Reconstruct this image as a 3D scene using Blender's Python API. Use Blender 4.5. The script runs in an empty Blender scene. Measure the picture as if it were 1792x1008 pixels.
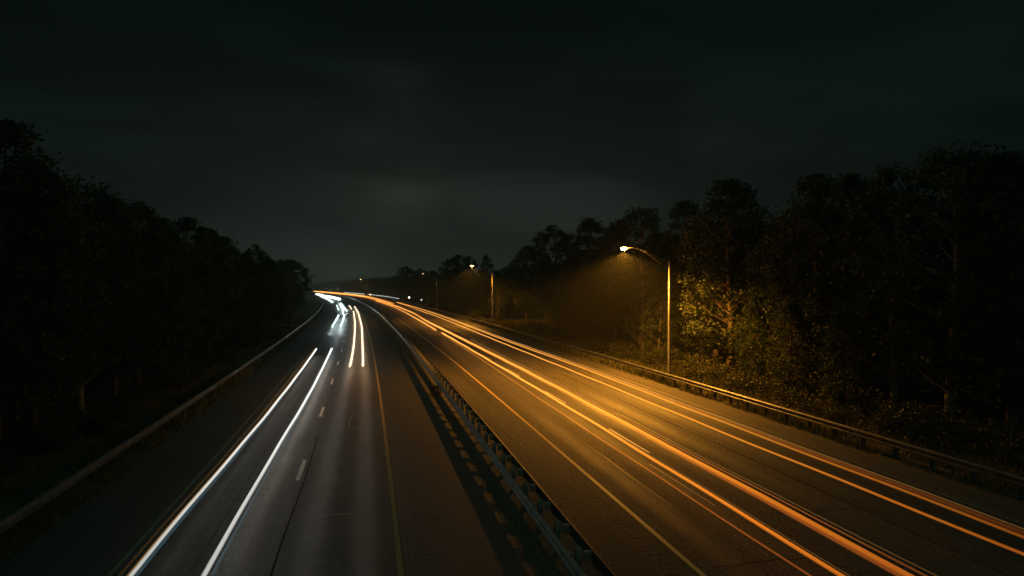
import bpy, math, random
import numpy as np
from mathutils import Vector
random.seed(7); rng = np.random.default_rng(7)
sc = bpy.context.scene
COL = sc.collection

# ------------------------------------------------------------------ camera
CAM_H = 7.2
cam = bpy.data.cameras.new('camera'); camo = bpy.data.objects.new('camera', cam); COL.objects.link(camo)
cam.sensor_width = 36.0; cam.lens = 24.0; cam.clip_start = 0.1; cam.clip_end = 20000
camo.location = (0, 0, CAM_H); camo.rotation_euler = (math.radians(90 - 0.19), 0, 0)
sc.camera = camo
sc.render.resolution_x = 1024; sc.render.resolution_y = 576
sc.view_settings.view_transform = 'Standard'; sc.view_settings.look = 'None'
sc.view_settings.exposure = 0; sc.view_settings.gamma = 1
sc.render.engine = 'CYCLES'
cy = sc.cycles
cy.max_bounces = 5; cy.diffuse_bounces = 2; cy.glossy_bounces = 2; cy.volume_bounces = 0
cy.transparent_max_bounces = 24; cy.transmission_bounces = 2
cy.use_denoising = True; cy.sample_clamp_indirect = 3.0; cy.caustics_reflective = False; cy.caustics_refractive = False

# ------------------------------------------------------------------ night sky
world = bpy.data.worlds.new('World'); sc.world = world; world.use_nodes = True
nt = world.node_tree; N = nt.nodes; Lk = nt.links
for n in list(N): N.remove(n)
def nd(t, kind, **kw):
    n = t.nodes.new(kind)
    for k, v in kw.items(): setattr(n, k, v)
    return n
def mth(t, op, a, b=None, c=None, clamp=False):
    n = t.nodes.new('ShaderNodeMath'); n.operation = op; n.use_clamp = clamp
    for i, v in enumerate((a, b, c)):
        if v is None: continue
        if isinstance(v, (int, float)): n.inputs[i].default_value = v
        else: t.links.new(v, n.inputs[i])
    return n.outputs[0]
def mixc(t, f, a, b, mode='MIX'):
    n = t.nodes.new('ShaderNodeMix'); n.data_type = 'RGBA'; n.blend_type = mode
    for s, v in ((n.inputs[0], f), (n.inputs[6], a), (n.inputs[7], b)):
        if isinstance(v, (int, float)): s.default_value = v
        elif isinstance(v, tuple): s.default_value = (*v, 1)
        else: t.links.new(v, s)
    return n.outputs[2]
def rng_map(t, v, a, b, c=0., d=1., smooth=True):
    n = t.nodes.new('ShaderNodeMapRange'); n.interpolation_type = 'SMOOTHSTEP' if smooth else 'LINEAR'
    n.inputs['From Min'].default_value = a; n.inputs['From Max'].default_value = b
    n.inputs['To Min'].default_value = c; n.inputs['To Max'].default_value = d
    t.links.new(v, n.inputs['Value']); return n.outputs[0]
tc = nd(nt, 'ShaderNodeTexCoord')
sep = nd(nt, 'ShaderNodeSeparateXYZ'); Lk.new(tc.outputs['Generated'], sep.inputs[0])
def lobe(dx, dz, sx, sz):   # soft patch of lit cloud round a compass direction (town glow on the cloud base)
    a = mth(nt, 'DIVIDE', mth(nt, 'SUBTRACT', sep.outputs[0], dx), sx)
    b = mth(nt, 'DIVIDE', mth(nt, 'SUBTRACT', sep.outputs[2], dz), sz)
    r = mth(nt, 'ADD', mth(nt, 'MULTIPLY', a, a), mth(nt, 'MULTIPLY', b, b))
    return mth(nt, 'POWER', 2.718, mth(nt, 'MULTIPLY', r, -1.0))
front = rng_map(nt, sep.outputs[1], -0.2, 0.5, 0.35, 1)
elev = rng_map(nt, sep.outputs[2], 0.0, 0.38, 1.0, 0.0, False)
elev = mth(nt, 'POWER', elev, 1.5)
side = lobe(-0.06, 0.0, 0.43, 5.0)
base = mth(nt, 'MULTIPLY', mth(nt, 'MULTIPLY', elev, side), front)
mp = nd(nt, 'ShaderNodeMapping'); mp.inputs['Scale'].default_value = (2.2, 2.2, 9.0)
Lk.new(tc.outputs['Generated'], mp.inputs[0])
nz = nd(nt, 'ShaderNodeTexNoise'); nz.inputs['Scale'].default_value = 1.3; nz.inputs['Detail'].default_value = 3; nz.inputs['Distortion'].default_value = .4
Lk.new(mp.outputs[0], nz.inputs['Vector'])
cl = rng_map(nt, nz.outputs[0], 0.36, 0.68, 0.74, 1.20)
col = mixc(nt, base, (.0024, .0054, .0042), (.0200, .0252, .0208))
scl = nd(nt, 'ShaderNodeVectorMath', operation='SCALE'); Lk.new(col, scl.inputs[0]); Lk.new(cl, scl.inputs['Scale'])
g1 = mth(nt, 'MULTIPLY', lobe(-0.155, 0.128, 0.06, 0.026), front)
g2 = mth(nt, 'MULTIPLY', lobe(-0.150, 0.290, 0.05, 0.022), front)
addc = mixc(nt, g1, (0, 0, 0), (.0085, .0064, .0046)); addd = mixc(nt, g2, (0, 0, 0), (.0024, .0022, .0018))
va = nd(nt, 'ShaderNodeVectorMath', operation='ADD'); Lk.new(scl.outputs[0], va.inputs[0]); Lk.new(addc, va.inputs[1])
vb = nd(nt, 'ShaderNodeVectorMath', operation='ADD'); Lk.new(va.outputs[0], vb.inputs[0]); Lk.new(addd, vb.inputs[1])
rear = mth(nt, 'MAXIMUM', rng_map(nt, sep.outputs[1], .05, -.5), rng_map(nt, sep.outputs[2], .46, .85))   # added glow on the unseen sky overhead and behind, to lift the blacks
vc = nd(nt, 'ShaderNodeVectorMath', operation='ADD'); Lk.new(vb.outputs[0], vc.inputs[0]); Lk.new(mixc(nt, rear, (0, 0, 0), (.022, .050, .038)), vc.inputs[1]); vb = vc
bg = nd(nt, 'ShaderNodeBackground'); bg.inputs[1].default_value = 1.0; Lk.new(vb.outputs[0], bg.inputs[0])
wo = nd(nt, 'ShaderNodeOutputWorld'); Lk.new(bg.outputs[0], wo.inputs[0])

# ------------------------------------------------------------------ the road's plan: a gentle left-hand bend
CA, CB, CC = -1.2586e-4, -.2042, 4.675
def xc(Y): return CA*Y*Y + CB*Y + CC
def P(Y, u, z=0.0):
    m = 2*CA*Y + CB; n = math.hypot(1, m)
    return Vector((xc(Y) + u/n, Y - u*m/n, z))
def heading(Y):
    m = 2*CA*Y + CB
    return Vector((m, 1, 0)).normalized()
_Y = np.arange(-60, 1250, .5); _S = np.r_[0, np.cumsum(np.hypot(np.diff(_Y), np.diff(xc(_Y))))]
def arc(Y): return float(np.interp(Y, _Y, _S))
def y_at(s): return float(np.interp(s, _S, _Y))
def steps(a, b):
    out = [a]
    while out[-1] < b:
        y = out[-1]; out.append(min(b, y + (1.5 if y < 120 else 3 if y < 300 else 6)))
    return out
LAMPS = [(50.0, 18.7, 1.0), (134.3, 21.6, 1.11), (194.0, 18.4, 1.06), (456.0, 17.6, 1.14)]

# ------------------------------------------------------------------ helpers
def tag(o, label=None, cat=None, group=None, kind=None):
    if label: o['label'] = label
    if cat: o['category'] = cat
    if group: o['group'] = group
    if kind: o['kind'] = kind
    return o
def link(o, parent=None):
    COL.objects.link(o)
    if parent is not None: o.parent = parent
    return o
def empty(name, loc=(0, 0, 0), rz=0.0):
    o = bpy.data.objects.new(name, None); o.location = loc; o.rotation_euler = (0, 0, rz); o.empty_display_size = .3
    return link(o)
class MB:
    def __init__(s): s.v = []; s.f = []; s.uv = []
    def add(s, vs, fs):
        k = len(s.v); s.v += [tuple(v) for v in vs]; s.f += [tuple(i + k for i in f) for f in fs]; return k
    def box(s, c, d, ax=None):
        ax = ax or (Vector((1, 0, 0)), Vector((0, 1, 0)), Vector((0, 0, 1))); c = Vector(c)
        vs = [c + ax[0]*(d[0]/2*i) + ax[1]*(d[1]/2*j) + ax[2]*(d[2]/2*k) for i in (-1, 1) for j in (-1, 1) for k in (-1, 1)]
        s.add(vs, [(0, 1, 3, 2), (4, 6, 7, 5), (0, 4, 5, 1), (2, 3, 7, 6), (0, 2, 6, 4), (1, 5, 7, 3)])
    def tube(s, pts, rs, n=8, caps=True):
        pts = [Vector(p) for p in pts]
        if not hasattr(rs, '__len__'): rs = [rs]*len(pts)
        k0 = len(s.v); ref = None
        for i, p in enumerate(pts):
            t = (pts[min(i+1, len(pts)-1)] - pts[max(i-1, 0)]).normalized()
            if ref is None: ref = Vector((0, 0, 1)) if abs(t.z) < .9 else Vector((1, 0, 0))
            a = (ref - t*ref.dot(t)).normalized(); b = t.cross(a); ref = a
            for j in range(n):
                w = 2*math.pi*j/n; s.v.append(tuple(p + (a*math.cos(w) + b*math.sin(w))*rs[i]))
        for i in range(len(pts)-1):
            for j in range(n):
                q = k0 + i*n; s.f.append((q + j, q + (j+1) % n, q + n + (j+1) % n, q + n + j))
        if caps:
            s.f.append(tuple(k0 + j for j in range(n))[::-1]); q = k0 + (len(pts)-1)*n
            s.f.append(tuple(q + j for j in range(n)))
    def mesh(s, name, mat, smooth=False):
        me = bpy.data.meshes.new(name); me.from_pydata(s.v, [], s.f)
        if mat: me.materials.append(mat)
        if smooth: me.polygons.foreach_set('use_smooth', [True]*len(me.polygons))
        me.update(); return me
    def build(s, name, mat, parent=None, smooth=False):
        return link(bpy.data.objects.new(name, s.mesh(name, mat, smooth)), parent)
def quads(name, V, mat):      # V: (n,4,3)
    n = len(V); me = bpy.data.meshes.new(name)
    me.vertices.add(4*n); me.vertices.foreach_set('co', V.reshape(-1).astype(np.float32))
    me.loops.add(4*n); me.loops.foreach_set('vertex_index', np.arange(4*n, dtype=np.int32))
    me.polygons.add(n); me.polygons.foreach_set('loop_start', np.arange(0, 4*n, 4, dtype=np.int32))
    me.polygons.foreach_set('loop_total', np.full(n, 4, dtype=np.int32))
    me.materials.append(mat); me.update(); me.validate(); return me
def copy_tree(o, parent=None):
    c = o.copy(); COL.objects.link(c)
    if parent is not None: c.parent = parent
    for ch in list(o.children): copy_tree(ch, c)
    return c

# ------------------------------------------------------------------ materials
def new_mat(name):
    m = bpy.data.materials.new(name); m.use_nodes = True; t = m.node_tree
    return m, t, t.nodes['Principled BSDF']
def noise(t, vec, scale, detail=3, rough=.55, out=0):
    n = t.nodes.new('ShaderNodeTexNoise'); n.inputs['Scale'].default_value = scale; n.inputs['Detail'].default_value = detail
    n.inputs['Roughness'].default_value = rough
    if vec is not None: t.links.new(vec, n.inputs['Vector'])
    return n.outputs[out]
def simple(name, c1, c2, scale=3., rough=.7, metal=0., bump=0., spec=.5):
    m, t, b = new_mat(name)
    o = nd(t, 'ShaderNodeTexCoord').outputs['Object']
    nv = rng_map(t, noise(t, o, scale), .35, .65)
    t.links.new(mixc(t, nv, c1, c2), b.inputs['Base Color'])
    b.inputs['Roughness'].default_value = rough; b.inputs['Metallic'].default_value = metal
    b.inputs['Specular IOR Level'].default_value = spec
    if bump:
        bp = nd(t, 'ShaderNodeBump'); bp.inputs['Strength'].default_value = bump; bp.inputs['Distance'].default_value = .03
        t.links.new(noise(t, o, scale*6), bp.inputs['Height']); t.links.new(bp.outputs[0], b.inputs['Normal'])
    return m

def asphalt(name, c1, c2, joints, tracks, rumble, tine=0., spec=.6, rg=0.):
    """UV is in metres: x across the road, y along it."""
    m, t, b = new_mat(name)
    uv = nd(t, 'ShaderNodeUVMap'); sp = nd(t, 'ShaderNodeSeparateXYZ'); t.links.new(uv.outputs[0], sp.inputs[0])
    u, s = sp.outputs[0], sp.outputs[1]
    def mapped(sx, sy):
        mpn = nd(t, 'ShaderNodeMapping'); mpn.inputs['Scale'].default_value = (sx, sy, 1); t.links.new(uv.outputs[0], mpn.inputs[0]); return mpn.outputs[0]
    big = noise(t, mapped(.35, .06), 1.0, 4); mid = noise(t, mapped(1, .35), 1.6, 5, .65); fine = noise(t, uv.outputs[0], 38., 2, .7)
    streak = noise(t, mapped(5, .03), 1.0, 3)
    f = mth(t, 'ADD', mth(t, 'MULTIPLY', big, .25), mth(t, 'ADD', mth(t, 'MULTIPLY', mid, .4), mth(t, 'MULTIPLY', streak, .45)))
    c = mixc(t, rng_map(t, f, .42, .68), c1, c2)
    grit = noise(t, uv.outputs[0], 7.5, 5, .85)
    agg = mixc(t, rng_map(t, grit, .36, .66), (.30, .30, .30), (2.1, 2.05, 1.9))
    c = mixc(t, 1.0, c, agg, 'MULTIPLY')
    tr = None                                   # worn wheel tracks
    for x in tracks:
        d = mth(t, 'ABSOLUTE', mth(t, 'SUBTRACT', u, x))
        k = rng_map(t, d, .1, .62, 1, 0); tr = k if tr is None else mth(t, 'MAXIMUM', tr, k)
    c = mixc(t, mth(t, 'MULTIPLY', tr, .3), c, (.07, .068, .063))
    jd = None                                   # lengthwise joints, slightly wandering
    wob = mth(t, 'MULTIPLY', mth(t, 'SUBTRACT', noise(t, mapped(0, .8), 1.0, 3), .5), .16)
    for x, w in joints:
        d = mth(t, 'ABSOLUTE', mth(t, 'SUBTRACT', mth(t, 'ADD', u, wob), x))
        k = rng_map(t, d, w*.4, w, 1, 0); jd = k if jd is None else mth(t, 'MAXIMUM', jd, k)
    fr = mth(t, 'FRACT', mth(t, 'DIVIDE', mth(t, 'ADD', s, mth(t, 'MULTIPLY', noise(t, mapped(.5, .0), 1.0, 3), .5)), 9.1))
    tj = rng_map(t, mth(t, 'ABSOLUTE', mth(t, 'SUBTRACT', fr, .5)), .0015, .0035, 1, 0)
    tj = mth(t, 'MULTIPLY', tj, rng_map(t, mid, .42, .55))
    jd = mth(t, 'MAXIMUM', jd, mth(t, 'MULTIPLY', tj, .7))
    c = mixc(t, mth(t, 'MULTIPLY', jd, .8), c, (.012, .012, .012))
    gr = None
    for x, w in rumble:                         # milled rumble strip: grooves across the shoulder
        ins = rng_map(t, mth(t, 'ABSOLUTE', mth(t, 'SUBTRACT', u, x)), w*.85, w, 1, 0)
        ph = mth(t, 'SINE', mth(t, 'MULTIPLY', s, 2*math.pi/.31))
        k = mth(t, 'MULTIPLY', ins, rng_map(t, ph, -.1, .5)); gr = k if gr is None else mth(t, 'MAXIMUM', gr, k)
    if gr is not None: c = mixc(t, mth(t, 'MULTIPLY', gr, .6), c, (.018, .018, .018))
    t.links.new(c, b.inputs['Base Color'])
    r = mth(t, 'SUBTRACT', rng_map(t, mid, .3, .7, .60 + rg, .68 + rg), mth(t, 'MULTIPLY', tr, .13))
    t.links.new(r, b.inputs['Roughness']); b.inputs['Specular IOR Level'].default_value = spec
    h = mth(t, 'ADD', mth(t, 'MULTIPLY', fine, .012), mth(t, 'ADD', mth(t, 'MULTIPLY', grit, .045), mth(t, 'MULTIPLY', mid, .003)))
    if gr is not None: h = mth(t, 'SUBTRACT', h, mth(t, 'MULTIPLY', gr, .014))
    h = mth(t, 'SUBTRACT', h, mth(t, 'MULTIPLY', jd, .010))
    if tine:
        h = mth(t, 'ADD', h, mth(t, 'MULTIPLY', noise(t, mapped(.9, 16), 1.0, 2), tine))
    bp = nd(t, 'ShaderNodeBump'); bp.inputs['Strength'].default_value = .75; bp.inputs['Distance'].default_value = 1.0
    t.links.new(h, bp.inputs['Height']); t.links.new(bp.outputs[0], b.inputs['Normal'])
    return m
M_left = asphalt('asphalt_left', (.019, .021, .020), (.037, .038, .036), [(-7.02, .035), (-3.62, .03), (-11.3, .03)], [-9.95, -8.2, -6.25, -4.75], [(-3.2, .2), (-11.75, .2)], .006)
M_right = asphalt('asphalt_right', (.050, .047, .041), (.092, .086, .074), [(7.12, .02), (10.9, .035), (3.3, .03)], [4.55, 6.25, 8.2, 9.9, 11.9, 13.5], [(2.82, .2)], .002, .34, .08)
def paint(name, c, wear=.5):
    m, t, b = new_mat(name); o = nd(t, 'ShaderNodeTexCoord').outputs['Object']
    w = rng_map(t, noise(t, o, 6., 5, .75), .62 - wear*.25, .72, 0, 1)
    t.links.new(mixc(t, mth(t, 'MULTIPLY', w, .85), c, (.06, .058, .052)), b.inputs['Base Color']); b.inputs['Roughness'].default_value = .55
    return m
M_worn = paint('road_paint_worn', (.22, .21, .18), 1.0); M_white = paint('road_paint_white', (.75, .74, .69), .35); M_yellow = paint('road_paint_yellow', (.72, .50, .17), .1)
M_yl = paint('road_paint_pale_yellow', (.40, .30, .14), .3)
M_seal = simple('crack_sealant', (.16, .15, .13), (.26, .25, .21), 8, .45)
M_tar = simple('tar_seam', (.008, .008, .008), (.016, .016, .015), 8, .9, spec=.1)
M_soil = simple('verge_soil', (.035, .034, .018), (.075, .062, .030), .9, .95, bump=.6)
M_gravel = simple('median_gravel', (.055, .050, .040), (.15, .135, .105), 9, .9, bump=.8)
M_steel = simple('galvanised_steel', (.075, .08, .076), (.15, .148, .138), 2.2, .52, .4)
M_steel_d = simple('weathered_steel', (.26, .25, .23), (.42, .40, .36), 3, .6, .2)  # kept pale so the median posts look lamplit by colour
M_block = simple('blockout_timber', (.30, .25, .18), (.45, .38, .28), 7, .85)  # paled to put the amber light on the median blockouts into the colour
M_pole = simple('lamp_pole_steel', (.16, .155, .145), (.26, .25, .23), 1.5, .55, .3); M_steel_lit = simple('headlit_rail_steel', (.34, .35, .35), (.50, .50, .49), 2.2, .34, .7)  # second steel: rail steel brightened, headlight glare put into its colour
M_bark = simple('tree_bark', (.06, .048, .035), (.15, .12, .09), 5, .95, bump=.8)
M_bark_pale = simple('pale_tree_bark', (.16, .13, .095), (.34, .28, .21), 5, .95, bump=.6)
def leafm(name, a, b_):
    m, t, b = new_mat(name); gi = nd(t, 'ShaderNodeNewGeometry')
    c = mixc(t, gi.outputs['Random Per Island'], a, b_)
    t.links.new(c, b.inputs['Base Color']); b.inputs['Roughness'].default_value = .55; b.inputs['Specular IOR Level'].default_value = .35
    tr = nd(t, 'ShaderNodeBsdfTranslucent'); t.links.new(c, tr.inputs[0]); mx = nd(t, 'ShaderNodeMixShader'); mx.inputs[0].default_value = .3
    t.links.new(b.outputs[0], mx.inputs[1]); t.links.new(tr.outputs[0], mx.inputs[2])
    t.links.new(mx.outputs[0], t.nodes['Material Output'].inputs[0]); return m
M_leaf = leafm('broadleaf_foliage', (.026, .046, .016), (.085, .100, .040))
M_leaf2 = leafm('dark_foliage', (.022, .045, .016), (.055, .085, .03))
M_bush = leafm('undergrowth_foliage', (.025, .036, .012), (.075, .075, .028))
M_grass = leafm('grass_blades', (.06, .07, .018), (.14, .13, .04))
M_hill = simple('wooded_hill', (.008, .014, .008), (.018, .027, .014), .02, 1.0)

M_trail, t, b = new_mat('moving_lamp_glow'); t.nodes.remove(b)      # light left in the air by a passing lamp: thickest, so brightest, along its core
at = nd(t, 'ShaderNodeAttribute', attribute_name='glow'); ax = nd(t, 'ShaderNodeAttribute', attribute_name='axis')
ge = nd(t, 'ShaderNodeNewGeometry')
cr = nd(t, 'ShaderNodeVectorMath', operation='CROSS_PRODUCT'); t.links.new(ge.outputs['Incoming'], cr.inputs[0]); t.links.new(ax.outputs['Vector'], cr.inputs[1])
ln = nd(t, 'ShaderNodeVectorMath', operation='LENGTH'); t.links.new(cr.outputs[0], ln.inputs[0])
dt = nd(t, 'ShaderNodeVectorMath', operation='DOT_PRODUCT'); t.links.new(ge.outputs['Incoming'], dt.inputs[0]); t.links.new(ge.outputs['Normal'], dt.inputs[1])
pr = mth(t, 'DIVIDE', mth(t, 'ABSOLUTE', dt.outputs['Value']), mth(t, 'MAXIMUM', ln.outputs['Value'], .02))
pr = mth(t, 'POWER', mth(t, 'MINIMUM', pr, 1.0), 1.6)
em = nd(t, 'ShaderNodeEmission'); t.links.new(at.outputs['Color'], em.inputs[0]); t.links.new(mth(t, 'MULTIPLY', pr, .5), em.inputs[1])
tp = nd(t, 'ShaderNodeBsdfTransparent'); ad = nd(t, 'ShaderNodeAddShader'); t.links.new(em.outputs[0], ad.inputs[0]); t.links.new(tp.outputs[0], ad.inputs[1])
t.links.new(ad.outputs[0], t.nodes['Material Output'].inputs[0])
def emit(name, c, s):
    m, t, b = new_mat(name); b.inputs['Base Color'].default_value = (*c, 1); b.inputs['Emission Color'].default_value = (*c, 1); b.inputs['Emission Strength'].default_value = s
    return m

# ------------------------------------------------------------------ setting: ground, roads, markings, hills
def gz(x, y):   # height of the land away from the road
    return 0.0
def build_ground():
    # rows follow the road near it, one sheet out to the horizon
    us = [-3600, -1500, -600, -250, -120, -70, -45, -34, -27, -22, -19, -17, -15, -13.2, -1, 0.4, 1.6, 15.6, 17.2, 18.5, 20, 23, 27, 33, 42, 60, 100, 200, 500, 1500, 3600]
    ys = [-3600, -1200, -300, -100, -50] + [float(v) for v in np.arange(-30, 160, 4)] + [float(v) for v in np.arange(160, 700, 14)] + [760, 900, 1150, 1800, 2600, 3700]
    mb = MB(); r2 = random.Random(3)
    for y in ys:
        for u in us:
            yy = min(max(y, -50), 900)
            if abs(u) > 300: p = Vector((u, y, 0))
            else:
                p = P(yy, u); p.y += y - yy
            z = -.06
            d = max(0, u - 17, -15 - u)
            if d > 0: z = -.06 + min(d, 6)*(.05 if u < 0 else -.03) + r2.uniform(-.12, .12)*min(1, d/2)
            if abs(u) > 300: z = -.3
            mb.v.append((p.x, p.y, z))
    n = len(us)
    for i in range(len(ys)-1):
        for j in range(n-1): mb.f.append((i*n + j, i*n + j + 1, (i+1)*n + j + 1, (i+1)*n + j))
    o = mb.build('ground', M_soil, smooth=True); tag(o, kind='structure')
build_ground()
def strip(name, u0, u1, Y0, Y1, z, mat, thick=0.0, cols=1, jag=0.0, kind='structure'):
    ys = steps(Y0, Y1) if jag == 0 else [Y0 + i*.45 for i in range(int((min(Y1, 150)-Y0)/.45))] + steps(min(Y1, 150), Y1)[0 if Y1 > 150 else 1:]
    mb = MB(); uv = []; r2 = random.Random(name)
    for Y in ys:
        j = r2.uniform(-jag, jag)
        for c in range(cols+1):
            u = u0 + (u1-u0)*c/cols
            if c == cols and jag: u += j
            if c == 0 and jag and name == 'left_carriageway': u += j
            mb.v.append(tuple(P(Y, u, z))); uv.append((u, arc(Y)))
    n = cols+1
    for i in range(len(ys)-1):
        for c in range(cols): mb.f.append((i*n + c, i*n + c + 1, (i+1)*n + c + 1, (i+1)*n + c))
    if thick:
        k = len(mb.v)
        for i, Y in enumerate(ys):
            for c in (0, cols):
                x, y, _ = mb.v[i*n + c]; mb.v.append((x, y, z - thick)); uv.append(uv[i*n + c])
        for i in range(len(ys)-1):
            mb.f.append((i*n, (i+1)*n, k + (i+1)*2, k + i*2)); mb.f.append((i*n + cols, k + i*2 + 1, k + (i+1)*2 + 1, (i+1)*n + cols))
    me = mb.mesh(name, mat); ul = me.uv_layers.new(name='UVMap')
    for l in me.loops: ul.data[l.index].uv = uv[l.vertex_index]
    o = bpy.data.objects.new(name, me); link(o)
    if kind: tag(o, kind=kind)
    return o
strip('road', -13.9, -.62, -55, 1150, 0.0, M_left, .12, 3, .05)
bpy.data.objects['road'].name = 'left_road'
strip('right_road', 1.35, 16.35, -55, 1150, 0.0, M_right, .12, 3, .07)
strip('median_ground', -.72, 1.42, -55, 1150, -.03, M_gravel, .0, 2)
def marking(name, u, w, Y0, Y1, mat):
    o = strip(name, u - w/2, u + w/2, Y0, Y1, .004, mat); return o
marking('road_marking', -3.85, .14, -40, 1150, M_yl)
marking('road_marking', 3.5, .14, -40, 1150, M_yellow)
marking('road_marking', 14.75, .11, -40, 1150, M_worn)
marking('road_marking', -10.95, .11, -40, 1150, M_worn)
def dashes(u, s0, n, mat, length=3.05, cyc=12.6, w=.16):
    mb = MB()
    for k in range(n):
        a = s0 + k*cyc; ys = [y_at(a + length*i/3) for i in range(4)]
        for i in range(3):
            mb.add([P(ys[i], u - w/2, .004), P(ys[i], u + w/2, .004), P(ys[i+1], u + w/2, .004), P(ys[i+1], u - w/2, .004)], [(0, 1, 2, 3)])
    tag(mb.build('road_marking', mat), kind='structure')
dashes(-7.22, arc(26.7) - 12.6*4, 70, M_white)
dashes(7.2, arc(27.9), 66, M_white, length=5.0, w=.09)
dashes(10.9, arc(28.8), 66, M_worn, length=3.4, w=.07)
def line_on_road(pts, w, mat, z=.0035):
    mb = MB()
    for i in range(len(pts)-1):
        a = P(pts[i][1], pts[i][0], z); b = P(pts[i+1][1], pts[i+1][0], z); d = (b-a).normalized(); n = Vector((d.y, -d.x, 0))*w/2
        mb.add([a - n, a + n, b + n, b - n], [(0, 1, 2, 3)])
    tag(mb.build('road_marking', mat), kind='structure')
r3 = random.Random(11)
for (u, Y, L, dr, mt, w) in [(-5.4, 35.6, 1.5, 0, M_seal, .03), (-5.0, 43.5, .8, 0, M_seal, .04), (-9.3, 28.6, .9, 0, M_seal, .03), (-5.6, 22.6, 1.2, 0, M_seal, .03), (-5.7, 19.0, .7, 0, M_seal, .025),
        (-9.2, 25.2, 1.0, 0, M_seal, .02), (9.8, 33.6, .9, 0, M_seal, .03), (5.2, 47.0, 3.0, 0, M_seal, .03), (-2.3, 55.0, 2.8, 0, M_tar, .09), (-2.2, 40.5, 3.0, 0, M_tar, .06), (-2.2, 31.0, 2.6, 0, M_tar, .05), (13.2, 38.5, 2.0, 0, M_tar, .05), (-5.4, 24.6, 2.6, 0, M_seal, .02)]:
    line_on_road([(u - L/2 + L*i/8, Y + r3.uniform(-.05, .05)) for i in range(9)], w, mt, .0045)
for _ in range(18):
    left = r3.random() < .5; u = r3.uniform(-13, -2) if left else r3.uniform(2, 15.5); Y = r3.uniform(15, 62)
    if r3.random() < .6:      # transverse crack
        L = r3.uniform(.8, 3.2); line_on_road([(u + L*i/10, Y + .06*math.sin(i*.6 + u) + r3.uniform(-.05, .05)) for i in range(11)], r3.uniform(.012, .03), M_tar, .0051)
    else:                     # lengthwise crack
        L = r3.uniform(2, 7); pts = []; ww = 0
        for i in range(int(L/.4)): ww = ww*.85 + r3.uniform(-.05, .05); pts.append((u + ww, Y + i*.4))
        line_on_road(pts, r3.uniform(.010, .020), M_tar, .0056)
# sealed detector loop in the right-hand lane
line_on_road([(-5.05, 39.6), (-5.35, 39.3), (-5.55, 38.5), (-5.62, 37.0), (-5.58, 35.9), (-5.35, 35.4), (-4.95, 35.2)], .03, M_seal, .0052)
# long wandering seal lines beside the outer lanes of the near right road
for u, a, b, mt, w in [(9.1, 24, 37, M_seal, .02), (5.05, 21, 30, M_seal, .02), (6.45, 21, 26.2, M_white, .035), (-9.0, 19, 60, M_tar, .015), (-7.0, 12, 34, M_tar, .035), (10.9, 20, 60, M_tar, .05)]:
    n = int((b-a)/.8); ww = 0; pts = []
    for i in range(n+1):
        ww = ww*.8 + r3.uniform(-.02, .02); pts.append((u + (ww if mt is not M_white else 0), a + (b-a)*i/n))
    line_on_road(pts, w, mt, .0048)
def hills():
    mb = MB(); n = 90; r2 = random.Random(5); rows = 6
    prof = []
    for i in range(n+1):
        x = -1000 + 1500*i/n; px = 896 + 1195*x/1050
        k = np.interp(px, [0, 450, 540, 575, 620, 650, 690, 760, 900, 1200], [10, 13, 12, 16, 20.5, 23, 22.5, 21, 15, 10])
        prof.append((x, float(k) + r2.uniform(-.6, .6) + .6*math.sin(i*.9)))
    for j in range(rows+1):
        f = j/rows
        for x, h in prof: mb.v.append((x, 900 + 300*f, -1 + h*math.sin(math.pi*min(1, f*.62)/1.24*1.24) if j else -2))
    w = n+1
    for j in range(rows):
        for i in range(n): mb.f.append((j*w + i, j*w + i + 1, (j+1)*w + i + 1, (j+1)*w + i))
    tag(mb.build('hills', M_hill, smooth=True), kind='structure')
hills()

# ------------------------------------------------------------------ guardrails
BEAM = [(0.0, .400), (.030, .412), (.085, .452), (.088, .500), (.020, .560), (.020, .625), (.088, .690), (.085, .735), (.030, .785), (0.0, .800)]
def beam(u, side, Y0, Y1, dz=0.0, sq=1.0):        # side: +1 bulges to the right of travel, -1 to the left
    mb = MB(); ys = steps(Y0, Y1); ring = [(d, .8 - (.8 - z)*sq + dz) for d, z in BEAM] + [(d - .007, .8 - (.8 - z)*sq + dz) for d, z in BEAM[::-1]]; n = len(ring)
    for Y in ys:
        for d, z in ring: mb.v.append(tuple(P(Y, u + side*d, z)))
    for i in range(len(ys)-1):
        for j in range(n):
            f = (i*n + j, i*n + (j+1) % n, (i+1)*n + (j+1) % n, (i+1)*n + j); mb.f.append(f if side > 0 else f[::-1])
    mb.f.append(tuple(range(n))); mb.f.append(tuple((len(ys)-1)*n + j for j in range(n))[::-1])
    return mb
def ibeam(h, w, d, z0=-.15):
    mb = MB(); mb.box((0, -d/2, (h+z0)/2), (w, .010, h - z0)); mb.box((0, d/2, (h+z0)/2), (w, .010, h - z0)); mb.box((0, 0, (h+z0)/2), (.008, d - .012, h - z0)); return mb
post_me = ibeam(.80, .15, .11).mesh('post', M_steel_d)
M_post = simple('dark_post_steel', (.07, .07, .065), (.13, .125, .115), 3, .7, .2); post_low = ibeam(.735, .15, .11).mesh('post', M_post)  # darker copy of the post steel: roadside posts look unlit by colour
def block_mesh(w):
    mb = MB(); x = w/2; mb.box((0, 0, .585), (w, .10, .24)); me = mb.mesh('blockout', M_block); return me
blk_m = block_mesh(.205); blk_s = block_mesh(.19); blk_s.materials[0] = simple('dim_blockout_timber', (.05, .04, .03), (.10, .08, .06), 7, .9)  # roadside copy of the blockout timber, colour darkened so the blocks look unlit
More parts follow.
